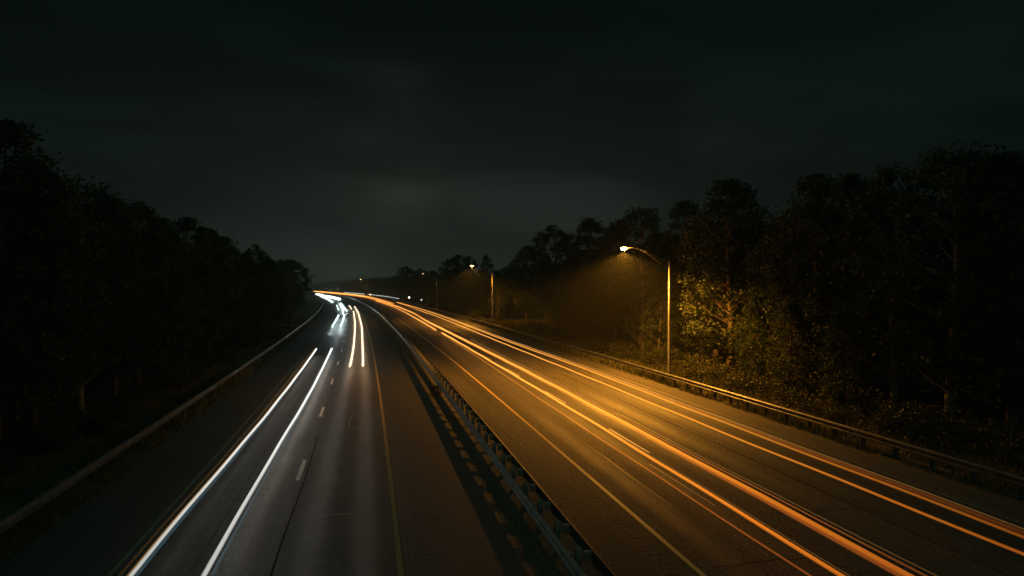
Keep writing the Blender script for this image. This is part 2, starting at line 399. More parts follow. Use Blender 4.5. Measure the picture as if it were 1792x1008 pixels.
def guardrail(name, label, beams, post_u, blocks, Y0, Y1, s0, sp=1.905, cull=0):
    root = empty(name, P(max(Y0, 10), post_u)); root.location = (0, 0, 0)
    tag(root, label, 'guardrail')
    for bb in beams: beam(bb[0], bb[1], Y0, Y1, *bb[2:]).build('rail', M_steel_lit if name == 'median_guardrail' and bb[1] < 0 else M_steel, root, smooth=False)
    k = 0; rest = MB(); s = arc(Y0) + s0; seen = 0
    while s < arc(Y1) - .5:
        Y = y_at(s); h = heading(Y); rz = math.atan2(h.y, h.x) - math.pi/2
        if Y > cull and seen < 100:
            seen += 1
            p = link(bpy.data.objects.new('post', post_me if name == 'median_guardrail' else post_low), root); p.location = P(Y, post_u); p.rotation_euler = (0, 0, rz)
            for du, bm in blocks:
                b_ = link(bpy.data.objects.new('blockout', bm), p); b_.location = (du, 0, .003)
        elif Y > cull:
            c = P(Y, post_u); hx = Vector((h.y, -h.x, 0)); rest.box(c + Vector((0, 0, .33)), (.15, .11, .93), (hx, h, Vector((0, 0, 1))))
        s += sp
    if rest.v: tag(rest.build('post', M_post, root), kind='stuff')
    return root
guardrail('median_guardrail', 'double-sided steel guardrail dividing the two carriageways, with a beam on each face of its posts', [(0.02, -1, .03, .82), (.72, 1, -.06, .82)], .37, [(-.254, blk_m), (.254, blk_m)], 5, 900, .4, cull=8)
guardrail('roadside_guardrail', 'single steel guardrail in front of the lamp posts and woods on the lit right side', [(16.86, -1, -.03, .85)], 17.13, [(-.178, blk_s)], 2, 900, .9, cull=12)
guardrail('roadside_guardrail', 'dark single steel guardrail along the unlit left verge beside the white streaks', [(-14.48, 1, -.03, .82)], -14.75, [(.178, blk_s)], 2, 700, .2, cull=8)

# ------------------------------------------------------------------ street lamps
SODIUM = (1.0, .385, .034); TAIL = (1.0, .34, .05)
M_lens = emit('sodium_lens', (1.0, .36, .04), 1100.0); M_lens2 = emit('sodium_lens_far', (1.0, .42, .08), 60.0); M_lens3 = emit('sodium_lens_faint', (1.0, .62, .3), 1.4)
def street_lamp(Y, u, k, label, power, lens, spot=1):
    h = heading(Y); rz = math.atan2(h.y, h.x) - math.pi/2
    root = empty('street_lamp', P(Y, u), rz); root.scale = (k, k, k)
    tag(root, label, 'street lamp', 'sodium street lamps behind the right guardrail')
    m = MB(); m.tube([(0, 0, -.1), (0, 0, .05), (0, 0, 4.6), (0, 0, 9.15)], [.125, .12, .098, .065], 14); m.build('pole', M_pole, root, True)
    m = MB(); m.box((0, 0, .03), (.42, .42, .05))
    for a in (-1, 1):
        for c in (-1, 1): m.tube([(a*.16, c*.16, .05), (a*.16, c*.16, .14)], .018, 6)
    m.build('base_plate', M_steel_d, root)
    m = MB(); m.tube([(0, 0, 9.13), (0, 0, 9.22)], [.07, .05], 12); m.build('pole_cap', M_steel_d, root, True)
    m = MB(); m.tube([(-.05, 0, 8.60), (-.9, 0, 9.10), (-1.8, 0, 9.66), (-2.35, 0, 9.98), (-2.7, 0, 10.12), (-3.1, 0, 10.16), (-3.42, 0, 10.165)], [.036, .034, .031, .030, .029, .029, .029], 8)
    m.build('arm', M_pole, root, True)
    m = MB(); m.tube([(-.05, 0, 9.00), (-.9, 0, 9.36), (-1.7, 0, 9.74), (-2.28, 0, 9.99)], .022, 6); m.build('arm_brace', M_pole, root, True)
    m = MB()       # cobra-head housing: a tapered shell
    prof = [(-3.30, .05, .04), (-3.42, .09, .06), (-3.60, .15, .085), (-3.82, .175, .095), (-4.02, .15, .075), (-4.12, .06, .03)]
    for x, w, t_ in prof:
        for j in range(12):
            a = 2*math.pi*j/12; zz = math.sin(a)*t_; m.v.append((x, math.cos(a)*w, 10.18 + (zz if zz > 0 else zz*.35)))
    for i in range(len(prof)-1):
        for j in range(12): m.f.append((i*12 + j, i*12 + (j+1) % 12, (i+1)*12 + (j+1) % 12, (i+1)*12 + j))
    m.f.append(tuple(range(12))[::-1]); m.f.append(tuple(60 + j for j in range(12)))
    hd = m.build('lamp_head', M_steel_d, root, True)
    m = MB(); rows = 5                     # drop lens
    for i in range(rows+1):
        f = i/rows
        for j in range(14):
            a = 2*math.pi*j/14; r = math.cos(f*math.pi/2*.97)
            m.v.append((-3.80 + math.cos(a)*.25*r, math.sin(a)*.17*r, 10.155 - .20*math.sin(f*math.pi/2)))
    for i in range(rows):
        for j in range(14): m.f.append((i*14 + j, (i+1)*14 + j, (i+1)*14 + (j+1) % 14, i*14 + (j+1) % 14))
    m.f.append(tuple(rows*14 + j for j in range(14)))
    m.build('lens', lens, hd, True)
    if spot:
        li = bpy.data.lights.new('sodium_light', 'SPOT'); li.energy = power; li.color = SODIUM
        li.spot_size = math.radians(172); li.spot_blend = .2; li.shadow_soft_size = .10
        li.use_nodes = True; lt = li.node_tree; le = next(n for n in lt.nodes if n.type == 'EMISSION')    # roadway optics: stronger to the sides than straight down
        ls = nd(lt, 'ShaderNodeSeparateXYZ'); lt.links.new(nd(lt, 'ShaderNodeTexCoord').outputs['Normal'], ls.inputs[0])
        cz = mth(lt, 'MAXIMUM', mth(lt, 'ABSOLUTE', ls.outputs[2]), .05)
        lt.links.new(mth(lt, 'MULTIPLY', mth(lt, 'MINIMUM', mth(lt, 'POWER', cz, -.55), 1.9), rng_map(lt, cz, .20, .64)), le.inputs['Strength'])
        lo = bpy.data.objects.new('sodium_light', li); link(lo, hd); lo.location = (-3.8, 0, 9.82)
    return root
street_lamp(*LAMPS[0], 'nearest and tallest-looking street lamp, lit bright orange on a curved bracket arm', 16500, M_lens)
street_lamp(*LAMPS[1], 'second street lamp along the bend, smaller lit head in front of a rounded dark tree', 8000, M_lens2)
street_lamp(*LAMPS[2], 'third street lamp further up the bend, its faint head barely showing before the trees', 500, M_lens3)
street_lamp(*LAMPS[3], 'farthest street lamp, a tiny amber point in front of the distant hills', 2500, emit('sodium_lens_distant', (1.0, .66, .3), 14.0))

# ------------------------------------------------------------------ light streaks left by passing traffic
def keys(ks, Y):
    ys = [k[0] for k in ks]; return [float(np.interp(Y, ys, [k[i] for k in ks])) for i in (1, 2, 3)]
ORANGE = [(12, .38, .085, .006), (20, .72, .19, .012), (30, 1.0, .33, .025), (45, 1.25, .44, .05), (80, 1.35, .52, .09), (130, 1.35, .52, .10), (220, 1.15, .42, .08), (380, .95, .32, .06), (1000, .9, .3, .05)]
RED = [(12, .22, .045, .006), (25, .40, .09, .010), (45, .62, .19, .022), (90, .7, .25, .04), (1000, .6, .2, .03)]
WHITE = [(12, .42, .42, .39), (20, .62, .62, .58), (32, .95, .95, .90), (50, 1.5, 1.5, 1.45), (75, 2.2, 2.3, 2.2), (1000, 2.4, 2.6, 2.5)]
WARM = [(12, .9, .8, .6), (60, 2.0, 1.55, 1.05), (1000, 2.2, 1.9, 1.5)]
COOL = [(12, .3, .5, .5), (200, 1.6, 2.0, 1.95), (1000, 2.0, 2.4, 2.3)]
BLUE = [(12, .05, .12, .16), (40, .10, .20, .26), (1000, .1, .2, .25)]
BROWN = [(12, .12, .055, .012), (25, .26, .12, .025), (45, .5, .25, .06), (1000, .6, .3, .1)]
def trail(name, label, group, path, h, strands, cat='light streak', wander=.03, fade=1.0, beams=None):
    """path: (Y, u) knots. strands: (du, dz, radius, keys, gain)."""
    py = [p[0] for p in path]; pu = [p[1] for p in path]; Y0, Y1 = py[0], py[-1]
    ys = [Y0]
    while ys[-1] < Y1: ys.append(min(Y1, ys[-1] + (1.2 if ys[-1] < 60 else 3 if ys[-1] < 200 else 6)))
    us = np.interp(ys, py, pu); us = np.convolve(np.pad(us, 4, mode='edge'), np.ones(9)/9, 'valid')
    V = []; F = []; G = []; A = []; n = 10; r2 = random.Random(label); ph = r2.uniform(0, 9)
    for si, (du, dz, rad, ks, gain) in enumerate(strands):
        k0 = len(V)
        for i, Y in enumerate(ys):
            hd = heading(Y); rt = Vector((hd.y, -hd.x, 0))
            wob = wander*math.sin(arc(Y)*.11 + ph + si*.7) ; bounce = .012*math.sin(arc(Y)*.6 + ph) if h > .3 else 0
            c = P(Y, float(us[i]) + du + wob, h + dz + bounce)
            e = min((Y - Y0)/(.4 + .01*Y0), (Y1 - Y)/(.4 + .01*Y1), 1.0); e = max(e, 0.0)
            r = rad*(1 + max(0, Y-20)/150.0 + min(max(0, Y-35)/70.0, 1.0)*(.45 if h > .7 else .15))*(.15 + .85*math.sqrt(e)); g = [v*gain*(fade + (1-fade)*min(1, max(0, (Y-14)/30))) for v in keys(ks, Y)]
            for j in range(n):
                a = 2*math.pi*j/n; V.append(tuple(c + rt*(math.cos(a)*r) + Vector((0, 0, math.sin(a)*r)))); G += [*g, 1.0]; A += list(hd)
        for i in range(len(ys)-1):
            for j in range(n):
                q = k0 + i*n; F.append((q + j, q + (j+1) % n, q + n + (j+1) % n, q + n + j))
        F.append(tuple(k0 + j for j in range(n))[::-1]); q = k0 + (len(ys)-1)*n; F.append(tuple(q + j for j in range(n)))
    me = bpy.data.meshes.new(name); me.from_pydata(V, [], F); me.materials.append(M_trail)
    me.polygons.foreach_set('use_smooth', [True]*len(me.polygons))
    at_ = me.attributes.new('glow', 'FLOAT_COLOR', 'POINT'); at_.data.foreach_set('color', G)
    av = me.attributes.new('axis', 'FLOAT_VECTOR', 'POINT'); av.data.foreach_set('vector', A)
    me.update(); o = link(bpy.data.objects.new(name, me)); tag(o, label, cat, group)
    if beams:                          # the lamps themselves as they came down the road, facing the traffic's wake or way
        a, b, rate, E, c, cone = beams; yy = [a]      # E is watts per metre of road
        while yy[-1] < b: yy.append(yy[-1]*(1 + rate))
        for Y, Yn in zip(yy, yy[1:]):
            li = bpy.data.lights.new('vehicle_beam', 'SPOT'); li.energy = E*(Yn - Y); li.color = c
            li.spot_size = math.radians(cone); li.spot_blend = 1.0; li.shadow_soft_size = .06
            lo = bpy.data.objects.new('vehicle_beam', li); link(lo, o); lo.location = P(Y, float(np.interp(Y, py, pu)), h)
            hd = heading(Y); lo.rotation_euler = Vector((-hd.x, -hd.y, -.05)).to_track_quat('-Z', 'Y').to_euler()
    return o
TG, HG = 'orange tail-light streaks on the right carriageway', 'white headlight streaks on the left carriageway'
S = 'tail_light_streak'
trail(S, 'thin dim red-orange streak, the one nearest the yellow edge line', TG, [(11, 4.9), (40, 4.87), (60, 5.1), (92, 5.5)], .8, [(0, 0, .026, RED, .95)])
trail(S, 'thick orange streak in the lane beside the yellow edge line, its inner one', TG, [(11, 5.62), (92, 5.66)], .8, [(0, 0, .062, ORANGE, .95), (.03, .0, .018, ORANGE, .7), (-.09, .02, .014, RED, .8), (.13, .0, .008, BROWN, 1.2)], beams=(12, 92, .065, 4.5, TAIL, 60))
trail(S, 'thick doubled orange streak along the first lane line, running up to the far bend', TG, [(11, 7.08), (60, 7.0), (85, 6.75), (123, 6.85), (158, 7.9), (210, 8.3), (290, 8.6)], .8, [(0, 0, .066, ORANGE, .98), (-.17, -.02, .055, RED, .9), (.05, .01, .018, ORANGE, .6), (.24, .02, .007, RED, 1.1), (.33, 0, .006, BROWN, .6)], beams=(12, 280, .075, 3.0, TAIL, 60))
trail(S, 'hair-thin reddish streak just right of the thick doubled one', TG, [(11, 7.72), (22, 7.55), (54, 7.6), (80, 7.8)], .8, [(0, 0, .018, BROWN, .6), (-.22, 0, .010, RED, .8)])
trail(S, 'short pale gold streak that ends before the thick inner one begins', TG, [(96, 5.5), (138, 6.0), (205, 7.0), (290, 6.98)], .8, [(0, 0, .085, ORANGE, .95)])
trail(S, 'slim bright gold streak in the middle lane, left one of the long outer pair', TG, [(11, 10.75), (26, 10.5), (60, 10.35), (96, 10.4), (134, 11.0), (173, 10.95), (262, 12.9)], .8, [(0, 0, .046, ORANGE, .95)], fade=.7, beams=(14, 250, .09, 1.2, SODIUM, 70))
trail(S, 'outermost long orange streak with a ruddy band above it, nearest the roadside rail', TG, [(11, 11.75), (33, 11.6), (54, 11.75), (80, 11.3), (104, 11.7), (143, 12.2), (262, 12.9)], .8, [(0, 0, .048, ORANGE, .72), (.13, .06, .060, RED, .45), (.24, .10, .020, BROWN, 1.2)], fade=.6)
trail(S, 'thick merged orange streak on the far bend, lower of the two', TG, [(285, 8.1), (400, 10), (520, 7), (600, 3.5), (760, 2)], .85, [(0, 0, .12, ORANGE, 1.0), (1.4, 0, .10, ORANGE, .8)])
trail(S, 'thin merged orange streak on the far bend, upper of the two', TG, [(240, 10.0), (400, 12.0), (520, 10.0), (640, 7), (780, 5)], .85, [(0, 0, .09, RED, 1.4), (-1.0, 0, .10, ORANGE, .7)])
S = 'headlight_streak'
trail(S, 'longest left-hand white streak, in the outer lane, edged with orange along its left side', HG, [(10, -9.86), (20, -9.88), (33, -9.72), (73.5, -9.6)], .65, [(0, 0, .054, WHITE, .98), (-.085, 0, .024, BROWN, 1.1), (.08, -.02, .04, BLUE, .4), (-.30, 0, .03, BROWN, .16)], beams=(12, 72, .06, 2.0, (1, .93, .82), 50))
trail(S, 'longest right-hand white streak, in the outer lane beside the lane dashes', HG, [(10, -8.24), (20, -8.27), (30, -8.26), (40, -8.15), (73.5, -8.06)], .65, [(0, 0, .057, WHITE, .97), (.06, .02, .016, WHITE, .35), (-.07, .01, .014, WHITE, .35), (.12, -.02, .04, BLUE, .35)], beams=(12, 72, .06, 4.5, (1, .86, .70), 50))
trail(S, 'warm white streak in the inner lane, left one of the pair ending mid-road', HG, [(56, -6.03), (80, -5.88), (132, -5.80), (178, -5.6)], .65, [(0, 0, .085, WARM, 1.0)], beams=(57, 175, .08, 4.5, (1, .55, .25), 36))
trail(S, 'warm white streak in the inner lane, right one of the pair ending mid-road', HG, [(56.3, -5.0), (101, -4.86), (133, -4.74), (218, -4.4)], .65, [(0, 0, .085, WARM, 1.0)], beams=(57, 215, .08, 4.5, (1, .55, .25), 36))
trail(S, 'warm white stub above the left inner-lane streak', HG, [(192, -5.75), (228, -5.9)], .65, [(0, 0, .075, WARM, 1.0)])
trail(S, 'short cool white streak below the bend, the leftmost of its row', HG, [(109, -9.48), (156, -9.02)], .65, [(0, 0, .105, COOL, 1.1)], beams=(109, 155, .06, 22, (.78, .95, 1), 44))
trail(S, 'short cool white streak below the bend, next to the lane dashes', HG, [(110, -8.2), (158, -7.72)], .65, [(0, 0, .105, COOL, 1.1)], beams=(110, 157, .06, 22, (.78, .95, 1), 44))
trail(S, 'tiny cool white dash alone on the outer lane at the bend', HG, [(184, -9.2), (236, -9.9)], .65, [(0, 0, .09, COOL, .9)])
trail(S, 'curved cool white streak sweeping round the bend nearest the inner lane', HG, [(176, -7.15), (203, -7.83), (265, -8.17)], .65, [(0, 0, .09, COOL, .9), (.35, 0, .07, COOL, .35)], beams=(180, 440, .12, 14, (.85, .97, 1), 50))
trail(S, 'curved cool white streak inside the sweeping one, tapering downwards', HG, [(158, -8.16), (180, -8.05), (250, -8.5)], .65, [(0, 0, .11, COOL, .8), (-.5, 0, .06, COOL, .4)])
trail(S, 'broad bright white streak lying across the far bend', HG, [(330, -6.0), (350, -7.0), (440, -10.3)], .65, [(0, 0, .20, COOL, 1.2), (-.7, 0, .15, COOL, .8)])
trail(S, 'smaller white streak under the broad one on the far bend', HG, [(270, -11.0), (384, -13.2)], .65, [(0, 0, .11, COOL, .9), (.6, 0, .10, COOL, .5)])
trail(S, 'white clump of glow at the vanishing point, upper of two', HG, [(455, -10.5), (520, -13.5)], .65, [(0, 0, .24, COOL, 1.1)])
trail(S, 'white clump of glow at the vanishing point, lower of two', HG, [(390, -13.4), (425, -14.0)], .65, [(0, 0, .20, COOL, .7)])
trail('headlight_streak', 'fine white streak beyond the right guardrail, on the slip road by the far bend', None, [(334, 22.3), (409, 23.6), (514, 23.0), (645, 20.0)], .75, [(0, 0, .05, WHITE, .40)])

# ------------------------------------------------------------------ small lights far off
M_glow_w = emit('white_globe', (1.0, .93, .78), 6.0); M_glow_a = emit('amber_globe', (1.0, .60, .22), 5.0); M_glow_g = emit('dim_globe', (.8, .9, .75), .9)
def small_lamp(x, y, h, r, mat, label):
    root = empty('marker_light', (x, y, 0)); tag(root, label, 'light', 'small lights far along the road')
    m = MB(); m.tube([(0, 0, -.3), (0, 0, h - r*.8)], [.07, .05], 8); m.build('post', M_steel_d, root, True)
    m = MB(); rows = 6
    for i in range(rows+1):
        a = math.pi*i/rows
        for j in range(10): m.v.append((math.sin(a)*r*math.cos(j*math.pi/5) + .0, math.sin(a)*r*math.sin(j*math.pi/5), h + r*math.cos(a)))
    for i in range(rows):
        for j in range(10): m.f.append((i*10 + j, (i+1)*10 + j, (i+1)*10 + (j+1) % 10, i*10 + (j+1) % 10))
    m.build('globe', mat, root, True)
for a in [(-38.0, 287, 1.2, .30, M_glow_w, 'white globe light beyond the right guardrail, nearer of two beside each other'),
          (-45.2, 300, 2.05, .33, M_glow_w, 'white globe light beyond the right guardrail, farther of two beside each other'),
          (-88.0, 424, 1.7, .34, M_glow_a, 'amber light standing at the far guardrail where the fine white streak passes'),
          (-72.0, 420, 1.5, .20, M_glow_g, 'faint pale light on a post between the amber light and the white globes'),
          (-176, 690, 4.0, .36, M_glow_g, 'faint pale light on a tall post above the far bend'),
          (-215, 790, 4.2, .45, M_glow_g, 'faint pale light at the far left end of the road before the hills'),
          (-205, 770, 2.4, .36, M_glow_g, 'low faint light beside the end of the orange streaks')]:
    small_lamp(*a)

# ------------------------------------------------------------------ trees
def tree_proto(kind, seed, leaves, leaf, h=14.0):
    r = np.random.default_rng(seed); tr = MB()
    if kind == 'oval': R, z0, top = 3.3, .15, 1.4
    elif kind == 'tall': R, z0, top = 2.6, .13, 1.8
    elif kind == 'open': R, z0, top = 3.4, .2, 1.2
    elif kind == 'dome': R, z0, top = 4.6, .20, .8
    else: R, z0, top = 2.9, .07, 1.3       # 'edge': leafy to the ground
    lean = r.uniform(-.35, .35, 2)
    def spine(f): return Vector((lean[0]*f*f + .12*math.sin(f*7 + seed), lean[1]*f*f + .1*math.cos(f*6 + seed), h*f))
    tp = [spine(f) for f in np.linspace(-.01, .93, 12)]; rad = [.22*(1 - f)**.8 + .02 for f in np.linspace(0, .95, 12)]; rad[0] = .30
    tr.tube(tp, rad, 9)
    def env(f):      # crown radius at height fraction f in 0..1 of the crown
        c = {'oval': .40, 'tall': .34, 'open': .52, 'dome': .42, 'edge': .34}[kind]
        x = (f - c)/(1 - c) if f > c else (c - f)/(c*1.25)
        return R*max(0.0, 1 - abs(x)**(2.6 if kind == 'dome' else 1.9))**(.55 if kind == 'dome' else .62)
    ncl = int(leaves/80); C = []; W = []
    lob = [(r.uniform(0, 6.28), r.uniform(.1, .95), r.uniform(.7, 1.35)) for _ in range(9)]
    tries = 0
    while len(C) < ncl and tries < 20000:
        tries += 1
        f = r.uniform(0, 1) ; a = r.uniform(0, 6.283)
        e = env(f)
        if e < .1: continue
        k = 1.0
        for la, lf, lk in lob:
            d = math.cos(a - la)*.5 + .5; w = d**3*math.exp(-((f - lf)/.16)**2); k += (lk - 1)*w*1.1
        if kind == 'open' and r.uniform() < .35 and math.sin(a*3 + f*9) > .2: continue
        q = r.uniform(.25, 1)**.6
        rr = e*k*q; z = h*(z0 + (1 - z0)*f)
        s = spine(z/h); c = Vector((s.x + rr*math.cos(a), s.y + rr*math.sin(a), z)); C.append(c); W.append((f, e))
        if r.uniform() < .42:
            b0 = spine(max(.12, z/h - .06 - .10*q)); mid = (b0 + c)/2 + Vector((0, 0, -.12)); tr.tube([b0, mid, c], [.055*(1 - f*.6) + .012, .03, .010], 5, False)
    C = np.array([tuple(c) for c in C]); idx = r.integers(0, len(C), leaves)
    rad_c = r.uniform(.38, .95, len(C))[idx]*(.75 if kind == 'tall' else 1)
    d = r.normal(size=(leaves, 3)); d /= np.linalg.norm(d, axis=1)[:, None]; d[:, 2] *= .75
    p = C[idx] + d*(rad_c*r.uniform(.2, 1.15, leaves))[:, None]
    p[:, 2] = np.minimum(p[:, 2], h*1.01)
    a = r.normal(size=(leaves, 3)); a[:, 2] *= .6; a /= np.linalg.norm(a, axis=1)[:, None]
    b_ = np.cross(a, r.normal(size=(leaves, 3))); b_ /= np.linalg.norm(b_, axis=1)[:, None]
    sz = leaf*r.uniform(.55, 1.3, leaves)[:, None]
    V = np.stack([p - a*sz*.55, p - b_*sz*.32 + a*sz*.05, p + a*sz*.55, p + b_*sz*.32 + a*sz*.05], 1)
    return V, tr
PROTO = {}
def proto(kind, seed, leaves, leaf, lm, bark=None):
    V, tr = tree_proto(kind, seed, leaves, leaf)
    PROTO.setdefault(kind, []).append((quads('crown', V, lm), tr.mesh('trunk', bark or M_bark, True)))
proto('oval', 1, 18000, .21, M_leaf); proto('oval', 2, 18000, .21, M_leaf); proto('oval', 3, 16000, .21, M_leaf2)
proto('tall', 4, 14000, .20, M_leaf); proto('tall', 5, 14000, .20, M_leaf2); proto('open', 6, 12000, .21, M_leaf, M_bark_pale)
proto('open', 7, 12000, .21, M_leaf, M_bark_pale); proto('dome', 8, 20000, .27, M_leaf2); proto('dome', 9, 20000, .27, M_leaf2)
proto('edge', 10, 18000, .21, M_leaf); proto('edge', 11, 18000, .21, M_leaf2)
NAMES = {'oval': 'broadleaf_tree', 'tall': 'slender_tree', 'open': 'open_crowned_tree', 'dome': 'round_crowned_tree', 'edge': 'leafy_tree'}
def tree(kind, var, Y, u, h, label, group, wide=1.0, rz=None):
    cm, tm = PROTO[kind][var % len(PROTO[kind])]
    z = -.15
    root = empty(NAMES[kind], P(Y, u, z), random.uniform(0, 6.28) if rz is None else rz); k = h/14.0
    root.scale = (k*wide, k*wide, k)
    tag(root, label, 'tree', group)
    link(bpy.data.objects.new('trunk', tm), root); link(bpy.data.objects.new('crown', cm), root)
    return root
RG, LG = 'trees along the right roadside', 'trees along the left verge'
R_TREES = [
 ('oval', 0, 27, 25.2, 13.4, 1.1, 'dark tree at the extreme right edge of the photo'),
 ('open', 0, 30, 24.8, 14.6, 1.15, 'tallest-looking airy dark tree near the right edge, standing over the dim end of the guardrail'),
 ('open', 1, 34.6, 25.4, 14.3, .95, 'open-crowned dark tree with branching top showing sky, left of the tallest on the right'),
 ('tall', 0, 38, 25, 14.3, 1.15, 'narrow dark tree with a domed top, right half of a joined pair'),
 ('oval', 1, 41, 25, 14.7, .95, 'dark tree with a rounded shoulder, left half of a joined pair'),
 ('edge', 0, 46, 26, 12.4, 1.1, 'lower dark tree in the dip right of the lamplit one'),
 ('oval', 0, 51, 24.6, 15.9, 1.12, 'tall leafy tree right of the near lamp, its left side lit amber by the lamp'),
 ('tall', 1, 61.5, 26, 15.5, 1.15, 'tall narrow dark tree rising directly behind the near lamp pole'),
 ('open', 0, 72, 26, 15.1, 1.0, 'dark tree with ragged top just right of and above the near lamp head'),
 ('oval', 2, 80, 26, 14.0, 1.0, 'lower ragged tree just left of the near lamp head'),
 ('tall', 0, 93, 27, 15.6, 1.35, 'pointed dark tree halfway between the first and second lamp'),
 ('dome', 0, 114, 29, 16.4, .80, 'broad dark tree with a two-humped crown between the first and second lamp'),
 ('oval', 1, 140, 30.5, 14.5, 1.15, 'dark tree just right of the second lamp pole'),
 ('tall', 1, 163, 26, 13.5, .95, 'small pointed tree directly behind the second lamp head'),
 ('dome', 1, 206, 27, 16.8, 1.0, 'big rounded dark tree left of the second lamp head'),
 ('dome', 0, 283, 26, 14.6, .85, 'rounded far tree left of the big rounded one'),
 ('dome', 1, 328, 25, 16.6, .80, 'farthest distinct rounded tree, beside the hills'),
]
for kd, v, Y, u, h, w, lb in R_TREES: tree(kd, v, Y, u, h*(1.09 if 70 < Y < 170 else 1.0), lb, RG, w)
# smaller trees and saplings at the wood's edge that catch lamplight
for kd, v, Y, u, h, w, lb in [
 ('edge', 0, 60.5, 22.8, 8.2, 1.0, 'small amber-lit tree just behind the near lamp pole'),
 ('open', 1, 67, 24.0, 8.6, .9, 'small lamplit tree with leaning pale trunk left of the near pole'),
 ('edge', 1, 44.5, 22.6, 6.6, .9, 'young leafy tree under the tall lamplit one, at the verge'),
 ('edge', 0, 39.5, 22.0, 6.2, 1.0, 'dim low tree behind the guardrail, right of the lamplit tree'),
 ('edge', 1, 34.2, 21.8, 5.8, 1.0, 'dark low tree behind the guardrail towards the right edge'),
 ('edge', 0, 142.5, 24.8, 9.0, 1.15, 'leafy tree beside the second lamp pole, lit yellow from above'),
 ('edge', 1, 150, 28.5, 9.5, 1.2, 'dim leafy tree behind the yellow-lit one at the second pole'),
 ('edge', 0, 228, 22.0, 9.5, .7, 'narrow lit tree under the third lamp at the bend'),
 ('edge', 1, 463, 17.8, 11.0, .9, 'tiny amber-lit tree under the farthest lamp'),
 ('open', 0, 56.0, 27.5, 12.0, .9, 'thin dark tree with a pale trunk between the near pole and the lamplit tree'),
]: tree(kd, v, Y, u, h, lb, 'small trees at the right wood edge', w)
L_TREES = [
 ('oval', 0, 33.5, -20.3, 14.2, 1.05, 'tallest dark tree at the extreme left edge of the photo'),
 ('oval', 1, 37, -20.5, 12.9, 1.0, 'dark tree next to the tallest at the left edge'),
 ('open', 0, 42, -20.2, 13.4, .95, 'dark tree with a small raised tip, third from the left edge'),
 ('tall', 0, 47, -20.3, 12.9, 1.2, 'slim-topped dark tree, fourth from the left edge'),
 ('oval', 2, 51.5, -20.3, 13.0, .95, 'dark tree, fifth from the left edge, on the falling skyline'),
 ('edge', 0, 58, -20.5, 12.5, 1.1, 'dark tree, sixth from the left edge, in a low stretch of skyline'),
 ('tall', 1, 65, -20.3, 13.3, 1.25, 'dark tree with a pointed tuft midway down the left skyline'),
 ('oval', 1, 74, -20.3, 13.0, 1.0, 'dark tree right of the pointed tuft on the left skyline'),
 ('edge', 1, 83, -20.4, 12.8, 1.1, 'low dark tree before the notch in the left skyline'),
 ('dome', 0, 104, -20.6, 13.2, .62, 'dark tree with a raised knob, second from the end of the left tree line'),
 ('dome', 1, 176, -21.5, 13.8, 1.15, 'big domed tree that ends the left tree line'),
]
for kd, v, Y, u, h, w, lb in L_TREES: tree(kd, v, Y, u, h, lb, LG, w)
# the wood behind both front rows
r4 = random.Random(21); kinds = ['oval', 'tall', 'open', 'edge', 'oval', 'edge']
def wood(Ys, us, hs, lb, grp, kset, jit=1.2, wd=1.15):
    n = 0
    for Y in Ys:
        for u in us:
            kd = r4.choice(kset); tree(kd, r4.randrange(3), Y + r4.uniform(-jit, jit), u + r4.uniform(-1.3, 1.3), r4.uniform(*hs), lb, grp, r4.uniform(.95, 1.25)*wd); n += 1
wood(np.arange(26, 68, 3.9), [28.5], (11.8, 13.6), 'shadowed tree filling the second row of the right-hand wood', 'second row of the right wood', ['oval', 'edge', 'tall'])
wood(np.arange(24, 72, 6.5), [33, 39], (10.5, 12.3), 'black tree deep inside the right-hand wood', 'deep right wood', ['oval', 'edge'])
wood(np.arange(72, 112, 5.5), [31.5], (12, 14), 'shadowed tree filling the wood between the first two lamps', 'wood between the lamps', ['oval', 'edge', 'tall'])
wood(np.arange(84, 108, 6), [27.0], (9.5, 11.5), 'low shadowed tree at the front of the wood between the first two lamps', 'front of the wood between the lamps', ['edge'])
wood(np.arange(74, 122, 7.5), [37.5, 44], (12.5, 14.5), 'black tree deep in the wood between the first two lamps', 'deep wood between the lamps', ['oval', 'edge'])
wood(np.arange(122, 200, 8.0), [33], (10.5, 13), 'dark tree in the wood behind the second lamp', 'wood behind the second lamp', ['edge', 'oval'])
wood(np.arange(152, 205, 7.0), [25.5], (8.5, 11), 'low dark tree at the roadside between the second and third lamps', 'roadside wood past the second lamp', ['edge'])
wood(np.arange(122, 200, 11), [41], (12, 14), 'black tree in the rear of the wood past the second lamp', 'rear wood past the second lamp', ['oval'])
wood(np.arange(212, 420, 13), [27, 36], (10.5, 13.2), 'tiny dark tree in the far wood along the bend', 'far wood on the bend', ['dome', 'edge'], 3, 1.5)
wood(np.arange(425, 700, 19), [24, 38], (9, 12), 'minute dark tree where the far wood meets the hills', 'farthest wood', ['dome'], 5, 1.5)
wood(np.arange(27, 100, 4.2), [-23.8], (11.4, 12.8), 'black tree in the second row of the left-hand wood', 'second row of the left wood', ['oval', 'edge'])
wood(np.arange(25, 110, 5.6), [-29.5], (10.5, 12.0), 'black tree deep in the left-hand wood', 'deep left wood', ['oval', 'edge'])
wood(np.arange(90, 170, 8.0), [-20.5], (9.8, 12.0), 'black tree low in the far left tree line', 'far left tree line', ['edge', 'oval'], 1.5, 1.2)
wood(np.arange(110, 260, 12.0), [-28], (11.0, 12.6), 'black tree behind the far left tree line', 'behind the far left tree line', ['dome'], 2, 1.0)

